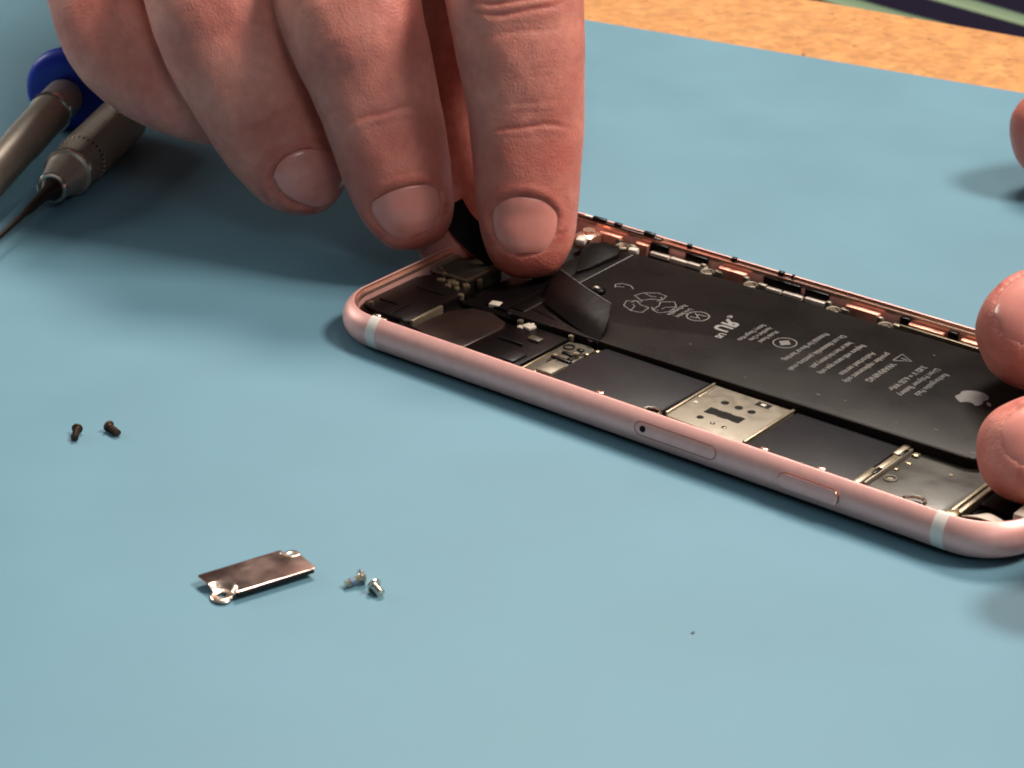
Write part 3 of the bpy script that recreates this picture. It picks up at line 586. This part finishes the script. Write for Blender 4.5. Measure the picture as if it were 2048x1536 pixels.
tab(T2, R2, [(.70, .95), (.93, 1.42), (1.0, 1.53)], 135, 296, (45, .1), .85)
b = new(); ic = bmesh.ops.create_icosphere(b, subdivisions=2, radius=.22); c = Z(1386, 1265, .1)
for v in b.verts: v.co = Vector((v.co.x*(.6+random.random()*.6), v.co.y*(1.2+random.random()*.8), v.co.z*.4))+Vector(c)
tag(obj('lint_speck', b, 'dust'), 'tiny dark lint speck alone on the blue mat in front', 'lint')

# ------------------------------------------------------------------ screwdrivers
pa, pe = Vector(Z(13, 322, 6.6)), Vector(Z(121, 203, 8.2)); ax = (pa-pe).normalized()
sd = root('screwdriver', (pe.x, pe.y, 0), 'silver precision screwdriver with a round blue swivel cap, at the left edge of the picture', 'screwdriver', 'precision screwdrivers on the mat')
b = new(); lathe(b, pe-ax*3.5, ax, [(0, 3.0), (.4, 3.9), (1.2, 4.15), (9.2, 4.3)], 48); sdh = obj('handle', b, 'driver', sd)
b = new(); lathe(b, pe-ax*3.5, ax, [(9.2, 4.3), (9.35, 4.62), (10.3, 4.62), (10.5, 4.25)], 48); obj('ring', b, 'driver_hi', sdh)
b = new(); lathe(b, pe-ax*3.5, ax, [(10.5, 4.25), (11, 4.1), (27, 4.1), (28.2, 3.9), (52, 3.9), (54, 3.2), (57, 2.3)], 48); obj('grip', b, 'driver', sd)
b = new(); lathe(b, pe-ax*3.5, ax, [(56.9, 1.8), (61, 1.2), (62, .6), (85, .5)], 24); obj('blade', b, 'shaft', sd)
b = new(); lathe(b, pe-ax*9.2, ax, [(-.6, 5), (0, 8.2), (.9, 9.3), (2.2, 9.7), (3.6, 9.6), (4.6, 9.1), (5.2, 8.0), (5.5, 6), (5.6, 3.4)], 64); obj('swivel_cap', b, 'blue', sd, smooth=60)
pb, pt_ = Vector(Z(248, 236, 5.4)), Vector(Z(102, 378, 5.0)); ax = (pt_-pb).normalized(); Ld = (pt_-pb).length
sd = root('screwdriver', (pb.x, pb.y, 0), 'knurled silver screwdriver with a bare dark blade, lying under the little finger', 'screwdriver', 'precision screwdrivers on the mat')
b = new(); lathe(b, pb, ax, [(0, 4.6), (.3, 5.15)]+[(k, 5.25) for k in np.linspace(.6, Ld*.60, 12)]+[(Ld*.61, 4.9)], 64, uv=True); obj('knurled_grip', b, 'knurl', sd)
b = new(); lathe(b, pb, ax, [(Ld*.61, 4.6), (Ld*.62, 5.0), (Ld*.75, 4.9), (Ld*.755, 4.5)], 48, uv=True); obj('collar', b, 'knurl', sd)
b = new(); lathe(b, pb, ax, [(Ld*.75, 4.6), (Ld*.757, 5.0), (Ld*.79, 5.0), (Ld*.80, 4.4), (Ld*.97, 3.0), (Ld*.985, 3.1), (Ld, 2.8)], 48); nose = obj('nose', b, 'driver', sd)
b = new(); lathe(b, pb, ax, [(Ld*.972, 3.02), (Ld*.98, 3.2), (Ld*.992, 3.15), (Ld, 2.85)], 40); obj('ring', b, 'driver_hi', nose)
b = new(); lathe(b, pb, ax, [(Ld*.757, 4.98), (Ld*.765, 5.08), (Ld*.78, 5.08), (Ld*.788, 4.98)], 40); obj('ring', b, 'driver_hi', nose)
tp = Vector(Z(-30, 500, 3.6)); a2 = (tp-pt_).normalized()
b = new(); lathe(b, pt_-a2*1, a2, [(0, 2.6), (1.5, 2.4), (3.2, 1.5), (5.0, 1.15), (12, .85), (13.5, .6), ((tp-pt_).length, .55)], 24); obj('blade', b, 'shaft', sd)

# ------------------------------------------------------------------ hands
def crv(P, t):
    k = len(P)-1; x = t*k; i = min(int(x), k-1); u = x-i; p0, p1, p2, p3 = P[max(i-1, 0)], P[i], P[i+1], P[min(i+2, k)]
    return .5*((2*p1)+(-p0+p2)*u+(2*p0-5*p1+4*p2-p3)*u*u+(-p0+3*p1-3*p2+p3)*u**3)
class Finger:
    """pts: (px, py, depth, half width px) from the root to the centre of the end cap; dv = dorsal direction in (right, up, towards camera)"""
    def __init__(s, pts, dv=(0, .15, 1), flat_=.86, n=110, cap=12, capl=1.0, camspace=True):
        Q = []
        for u, v, d_, h in pts: p = U(u, v, d_); Q.append([*p, h*d_/F])
        Q = np.array(Q); fine = np.array([crv(Q, t) for t in np.linspace(0, 1, 600)])
        seg = np.r_[0, np.cumsum(np.linalg.norm(np.diff(fine[:, :3], axis=0), axis=1))]; tt = np.linspace(0, seg[-1], n)
        R = np.stack([np.interp(tt, seg, fine[:, k]) for k in range(4)], 1); s.c = R[:, :3]; s.rl = R[:, 3].copy()
        s.rd = s.rl*flat_; T = np.gradient(s.c, axis=0); T /= np.linalg.norm(T, axis=1)[:, None]
        # cap
        te = T[-1]; r0 = s.rl[-1]; cc, rl, rd, Ts = [s.c], [s.rl], [s.rd], [T]
        for k in range(1, cap+1):
            a = math.radians(90*k/cap); q = math.cos(a)**.85 if k < cap else .02
            cc.append((s.c[-1]+te*r0*capl*math.sin(a))[None]); rl.append([r0*q]); rd.append([s.rd[-1]*q]); Ts.append(te[None])
        s.c, s.rl, s.rd, s.T = np.concatenate(cc), np.concatenate(rl), np.concatenate(rd), np.concatenate(Ts)
        D = dv[0]*cr+dv[1]*cu-dv[2]*cf; s.D = D-(s.T@D)[:, None]*s.T; s.D /= np.linalg.norm(s.D, axis=1)[:, None]; s.Lt = np.cross(s.T, s.D)
        for _ in range(14):
            for A in (s.rl, s.rd): A[60:-5] = .25*A[59:-6]+.5*A[60:-5]+.25*A[61:-4]
        s.arc = np.r_[0, np.cumsum(np.linalg.norm(np.diff(s.c, axis=0), axis=1))]; s.total = s.arc[-1]
        s.py = np.array([proj(p)[1] for p in s.c]); s.px = np.array([proj(p)[0] for p in s.c]); s.cr = []
    def mesh(s, bm, n=48):
        rows = []
        for i in range(len(s.c)):
            row = []
            for k in range(n):
                a = 2*math.pi*k/n; ca, sa = math.cos(a), math.sin(a); e = 2/2.25
                row.append(bm.verts.new(s.c[i]+s.Lt[i]*s.rl[i]*abs(sa)**e*np.sign(sa)+s.D[i]*s.rd[i]*abs(ca)**e*np.sign(ca)))
            rows.append(row)
        for i in range(len(rows)-1):
            for k in range(n): bm.faces.new((rows[i][k], rows[i][(k+1) % n], rows[i+1][(k+1) % n], rows[i+1][k]))
        bm.faces.new(rows[0][::-1]); bm.faces.new(rows[-1])
    def surf(s, arc_, phi, off=0., fl=0.):
        i = np.interp(arc_, s.arc, np.arange(len(s.arc))); g = lambda A: (A[int(i)]*(1-i % 1)+A[min(int(i)+1, len(A)-1)]*(i % 1))
        ca, sa = math.cos(phi), math.sin(phi); e = 2/2.25
        c_, D_2, L_2 = g(s.c), g(s.D), g(s.Lt); rl_, rd_ = g(s.rl), g(s.rd)
        p = c_+L_2*rl_*abs(sa)**e*np.sign(sa)+D_2*rd_*abs(ca)**e*np.sign(ca)
        n_ = L_2*sa/max(rl_, .1)+D_2*ca/max(rd_, .1); n_ /= np.linalg.norm(n_); return p+n_*off
def fuse(name, parent_label, fingers, extra, voxel=.42, label=None, group=None, blob=None):
    bm = new()
    for f in fingers+extra: f.mesh(bm)
    for v in bm.verts: v.co *= S
    bmesh.ops.recalc_face_normals(bm, faces=bm.faces)
    me = bpy.data.meshes.new(name); bm.to_mesh(me); bm.free(); o = bpy.data.objects.new(name, me); C.objects.link(o)
    md = o.modifiers.new('r', 'REMESH'); md.mode = 'VOXEL'; md.voxel_size = voxel*S; md.use_smooth_shade = True
    m2 = o.modifiers.new('s', 'SMOOTH'); m2.factor = .5; m2.iterations = 5
    bpy.context.view_layer.update(); ev = o.evaluated_get(bpy.context.evaluated_depsgraph_get()); nm = bpy.data.meshes.new_from_object(ev)
    o.modifiers.clear(); o.data = nm; nm.name = name; bpy.data.meshes.remove(me); nm.materials.clear(); nm.materials.append(M['skin'])
    nv = len(nm.vertices); co = np.empty(nv*3, np.float32); nm.vertices.foreach_get('co', co); co = co.reshape(-1, 3).astype(float)/S
    nr = np.empty(nv*3, np.float32); nm.vertices.foreach_get('normal', nr); nr = nr.reshape(-1, 3).astype(float)
    blush_crease_shade = np.zeros(nv); disp = np.zeros(nv); best = np.full(nv, 1e9); own = np.full(nv, -1); par = np.zeros((nv, 3))
    for fi, f in enumerate(fingers):
        sel = np.where(np.linalg.norm(co-f.c[len(f.c)//2], axis=1) < f.total*.75+20)[0]
        for chunk in np.array_split(sel, max(1, len(sel)//20000)):
            if not len(chunk): continue
            dd = np.linalg.norm(co[chunk][:, None]-f.c[None], axis=2)/np.maximum(f.rl, f.rl.max()*.55)[None]
            j = dd.argmin(1); dm = dd[np.arange(len(chunk)), j]; w = co[chunk]-f.c[j]
            arc_ = f.arc[j]+np.einsum('ij,ij->i', w, f.T[j]); phi = np.arctan2(np.einsum('ij,ij->i', w, f.Lt[j])/f.rl.max(), np.einsum('ij,ij->i', w, f.D[j])/f.rd.max())
            up = dm < best[chunk]; cc = chunk[up]; best[cc] = dm[up]; own[cc] = fi; par[cc, 0] = arc_[up]; par[cc, 1] = phi[up]
    for fi, f in enumerate(fingers):
        m = (own == fi) & (best < 1.5); a_, ph = par[m, 0], par[m, 1]; d_ = np.zeros(m.sum()); bl = np.zeros(m.sum())
        for (ac, depth, wid, spread, bow, tiltc) in f.cr:
            s_ = a_-(ac+bow*ph**2+tiltc*ph+.18*np.sin(ph*7+ac)); win = np.exp(-(ph/spread)**4)
            d_ -= depth*1.25*np.exp(-(s_/(wid*1.25))**2)*win; d_ += depth*.3*np.exp(-((s_-wid*3)/(wid*2.2))**2)*win; bl += min(1, depth*2.2)*np.exp(-(s_/(wid*1.2))**2)*win  # bl also darkens crease lines, painting their shade into the skin colour
        if getattr(f, 'nail', None):
            s0, s1, ph0, off = f.nail; r_ = np.interp(s0, f.arc, f.rl)
            x = (ph-off)/ph0; y = (a_-(s0+s1)/2)/((s1-s0)/2)
            # distance to the nail outline (rounded at the root)
            q = np.where(y < 0, (np.abs(x)**2.05+np.abs(y)**2.05)**(1/2.05), (np.abs(x)**2.6+np.abs(y*.9)**2.6)**(1/2.6))
            front = (np.abs(ph) < 2)
            d_ += front*getattr(f, 'nd', 1.)*(-.30*np.exp(-((q-1.02)/.07)**2)*np.where(y > .5, .2, 1)+.30*np.exp(-((q-1.24)/.15)**2)*np.where(y > .35, .1, 1)-.45*(q < 1)*np.clip(1.6-y, .35, 1))
            bl += front*(.45*np.exp(-((q-1.25)/.3)**2)*(y < .7)); bl += .3*np.clip((a_-s1+1)/4, 0, 1)
        for (ac, w_, k_) in getattr(f, 'blushes', []): bl += k_*np.exp(-((a_-ac)/w_)**2)*np.exp(-(ph/1.5)**4)
        disp[m] += d_; blush_crease_shade[m] = np.clip(bl, 0, 1)
    nz = .10*np.sin(co[:, 0]*.33+co[:, 2]*.4)*np.sin(co[:, 1]*.29+1)+.05*np.sin(co[:, 0]*.8+co[:, 1]*.6)*np.sin(co[:, 2]*.7)
    co += nr*(disp+nz)[:, None]
    nm.vertices.foreach_set('co', (co*S).astype(np.float32).ravel())
    at = nm.attributes.new('blush_crease_shade', 'FLOAT', 'POINT'); at.data.foreach_set('value', blush_crease_shade.astype(np.float32))
    nm.update(); tag(o, label, 'hand', group)
    for f in fingers:
        if not getattr(f, 'nail', None): continue
        s0, s1, ph0, off = f.nail; bm = new(); nu, nv_ = 26, 30; rows = []
        for i in range(nu+1):
            y = -math.cos(math.pi*i/nu); row = []
            for j in range(nv_+1):
                t = -1+2*j/nv_; yy_ = y if y < 0 else y*.9
                wx = max(0., 1-abs(yy_)**2.05)**(1/2.05) if y < 0 else max(0., 1-abs(yy_)**2.6)**(1/2.6)
                edge = max(abs(t)**3, abs(y)**5); o_ = -.02-.22*edge+.16*(1-t*t)
                arcp = (s0+s1)/2+(s1-s0)/2*y
                row.append(bm.verts.new(f.surf(arcp, off+ph0*wx*t*1.0, o_)))
            rows.append(row)
        for i in range(nu):
            for j in range(nv_): bm.faces.new((rows[i][j], rows[i][j+1], rows[i+1][j+1], rows[i+1][j]))
        no = obj('fingernail', bm, 'nail', o, smooth=180)
        md = no.modifiers.new('t', 'SOLIDIFY'); md.thickness = .00035; md.offset = -1
    return o
def at_py(f, y): return float(np.interp(y, f.py[:-12], f.arc[:-12]))

idx = Finger([(930, -640, 545, 135), (950, -420, 515, 140), (985, -200, 472, 142), (1022, -50, 452, 142), (1037, 60, 451, 134), (1046, 150, 452, 123), (1053, 250, 454, 116), (1055, 350, 455, 108), (1055, 420, 456, 101), (1056, 462, 456, 96)], dv=(.04, .1, 1))
for y_, dp, w_, sp, bow in ((243, .25, .36, .66, 1.9), (233, .08, .3, .5, 1.2), (222, .07, .3, .6, .9), (212, .08, .3, .5, .8), (192, .07, .3, .5, .6), (24, .30, .40, .62, -1.9), (2, .14, .4, .6, -1.5), (74, .09, .35, .6, -.2), (-34, .3, .5, .8, -.5), (150, .04, .3, .6, .1)):
    idx.cr.append((at_py(idx, y_) if y_ > -200 else 0, dp, w_, sp, bow, .25))
idx.nail = (at_py(idx, 386), idx.total-4.2, .70, .13); idx.blushes = [(at_py(idx, 320), 4.5, .45), (idx.total-3, 4, .55)]
mid = Finger([(705, -660, 548, 150), (690, -420, 515, 150), (668, -180, 478, 152), (688, -40, 462, 150), (712, 60, 459, 140), (735, 130, 460, 131), (765, 230, 461, 120), (792, 330, 462, 111), (808, 385, 463, 103), (814, 402, 463, 97)], dv=(-.05, .1, 1))
for y_, dp, w_, sp, bow in ((226, .20, .36, .55, 1.3), (216, .06, .3, .5, 1), (248, .06, .4, .6, .6), (20, .10, .6, .7, -.6)): mid.cr.append((at_py(mid, y_), dp, w_, sp, bow, 0))
mid.nail = (at_py(mid, 366), mid.total-2.2, .80, .03); mid.blushes = [(at_py(mid, 300), 5, .4), (mid.total-3, 4, .4)]
rin = Finger([(480, -640, 555, 135), (440, -400, 520, 138), (405, -170, 486, 140), (425, -30, 470, 139), (458, 80, 469, 136), (500, 170, 470, 127), (545, 262, 472, 116), (585, 325, 473, 103), (603, 340, 474, 92)], dv=(-.1, .1, 1))
rin.cr = [(at_py(rin, 230), .10, .5, .5, .5, 0)]
rin.nail = (at_py(rin, 312), rin.total-2.2, .68, -.02); rin.blushes = [(at_py(rin, 250), 5, .35), (rin.total-3, 4, .35)]
pin = Finger([(270, -560, 560, 112), (225, -330, 528, 118), (195, -120, 498, 122), (212, -20, 486, 118), (240, 70, 482, 116), (300, 140, 480, 106), (370, 185, 480, 92), (430, 212, 482, 80)], dv=(-.3, .2, 1))
pin.cr = []; pin.blushes = [(at_py(pin, 20), 7, .35)]
thb = Finger([(1000, -850, 600, 150), (1010, -480, 545, 145), (955, -120, 500, 128), (928, 60, 487, 116), (922, 250, 480, 100), (915, 380, 476, 90), (905, 450, 473, 86), (910, 470, 472, 84)], dv=(.7, 0, -1))
class Blob(Finger): pass
palm = Finger([(640, -640, 560, 420), (660, -800, 575, 440), (700, -1000, 600, 420), (760, -1200, 630, 320), (820, -1400, 660, 270), (950, -1800, 730, 320), (1100, -2400, 840, 400)], dv=(0, .5, 1), flat_=.42, capl=.3)
web = Finger([(590, -480, 540, 330), (620, -600, 550, 380), (650, -760, 568, 400)], dv=(0, .4, 1), flat_=.3, capl=.3)
rh_ = fuse('hand', None, [idx, mid, rin, pin, thb], [palm, web], label='right hand reaching down from above, its index finger pressing into the opened phone', group=None)

up_ = Finger([(2780, 250, 500, 140), (2560, 430, 462, 140), (2380, 560, 432, 140), (2230, 625, 418, 142), (2140, 650, 412, 138), (2085, 662, 410, 130)], dv=(-.62, .34, 1), flat_=.88)
up_.nail = (up_.total-12.5, up_.total-1.2, .80, .05); up_.cr = [(up_.total-14, .15, .5, .9, -.3, 0), (up_.total-22, .35, .5, .9, -.3, 0), (up_.total-9, .12, .35, .4, 0, 0)]; up_.blushes = [(up_.total-16, 4, .5), (up_.total, 3, .3)]
lo_ = Finger([(2850, 420, 480, 130), (2640, 640, 436, 130), (2440, 800, 404, 128), (2270, 870, 388, 125), (2140, 897, 382, 122), (2068, 902, 380, 114)], dv=(-.45, .1, 1), flat_=.9)
up_.nd = lo_.nd = .75; lo_.nail = (lo_.total-12, lo_.total-1.5, .7, .25); lo_.cr = [(lo_.total-23, .3, .5, .9, -.3, 0)]; lo_.blushes = [(lo_.total-15, 4, .5)]
th2 = Finger([(2800, 100, 520, 130), (2560, 170, 516, 125), (2330, 225, 513, 126), (2200, 250, 512, 118), (2128, 264, 511, 106)], dv=(-.3, .2, 1)); th2.blushes = [(th2.total, 8, .5)]
f4 = Finger([(2860, 0, 545, 120), (2660, 60, 530, 115), (2450, 120, 520, 100), (2300, 150, 516, 90)], dv=(-.2, .2, 1))
f4 = Finger([(2860, 520, 455, 125), (2620, 820, 400, 125), (2380, 1010, 366, 120), (2215, 1075, 356, 112)], dv=(-.4, .2, 1), flat_=.9)  # unseen finger beyond the frame, added for its shadow on the mat
palm2 = Finger([(2760, 190, 500, 330), (2900, 120, 520, 420), (3100, 0, 560, 430), (3350, -160, 610, 330), (3600, -320, 660, 280), (4200, -700, 780, 340)], dv=(-.2, .6, 1), flat_=.42, capl=.3)
fuse('hand', None, [up_, lo_, th2, f4], [palm2], voxel=.45, label='left hand at the right edge, two fingertips pinching the end of the battery')

# black pull strip pinched between thumb and index finger
b = new(); sheet(b, bilin([[U(876, 425, 466), U(925, 398, 466)], [U(905, 470, 464), U(945, 430, 464)], [U(948, 512, 463), U(985, 470, 463)], [U(1000, 548, 463), U(1030, 510, 463)]], 24, 6), .5)
ps = obj('pull_strip', b, 'black', smooth=60); tag(ps, 'matt black strip pinched between the thumb and index finger above the phone', 'strip')
ps.data.materials.clear(); ps.data.materials.append(M['matte'])

# ------------------------------------------------------------------ light
w = bpy.data.worlds.new('World'); sc.world = w; w.use_nodes = True; nt = w.node_tree; N = nt.nodes; L = nt.links; bg = N['Background']
tc = N.new('ShaderNodeTexCoord'); sx = N.new('ShaderNodeSeparateXYZ'); L.new(tc.outputs['Generated'], sx.inputs[0])
rp = N.new('ShaderNodeValToRGB'); e = rp.color_ramp.elements; e[0].position = .48; e[0].color = (.07, .05, .04, 1); e[1].position = 1.; e[1].color = (.95, .93, .90, 1); x = e.new(.70); x.color = (.085, .06, .05, 1); x = e.new(.86); x.color = (.40, .38, .36, 1)
ma = N.new('ShaderNodeMath'); ma.operation = 'MULTIPLY_ADD'; L.new(sx.outputs[2], ma.inputs[0]); ma.inputs[1].default_value = .5; ma.inputs[2].default_value = .5
L.new(ma.outputs[0], rp.inputs[0]); L.new(rp.outputs[0], bg.inputs[0]); bg.inputs[1].default_value = .31
def area(name, off, size, power, col, size2=None, target=(60, 10, 0)):
    l = bpy.data.lights.new(name, 'AREA'); l.shape = 'RECTANGLE'; l.size = size; l.size_y = size2 or size; l.energy = power; l.color = col
    o = bpy.data.objects.new(name, l); C.objects.link(o)
    hr_ = np.array([cf[0], cf[1], 0]); hr_ /= np.linalg.norm(hr_); rt = np.array([hr_[1], -hr_[0], 0]); t = np.array(target, float)*S
    p = t+rt*off[0]+hr_*off[1]+np.array([0, 0, off[2]]); o.location = p
    o.rotation_euler = Vector(t-p).to_track_quat('-Z', 'Y').to_euler(); return o
area('ceiling_lamp', (.16, 1.15, 1.52), .55, 37, (1, .90, .79), .4)
area('ceiling_lamp', (1.05, -.05, 1.45), .5, 38, (1, .87, .76), .35)
area('window_light', (-1.55, .95, .70), .7, 12, (1, .96, .90), .5)
area('room_light', (.42, -1.25, 1.0), .42, 3.0, (.92, .96, 1))

# ------------------------------------------------------------------ render
sc.render.engine = 'CYCLES'; sc.render.resolution_x = 1024; sc.render.resolution_y = 768
sc.cycles.filter_width = 1.9
vs_ = sc.view_settings; vs_.view_transform = 'Standard'; vs_.look = 'None'; vs_.exposure = -.06; vs_.gamma = 1; vs_.use_curve_mapping = False
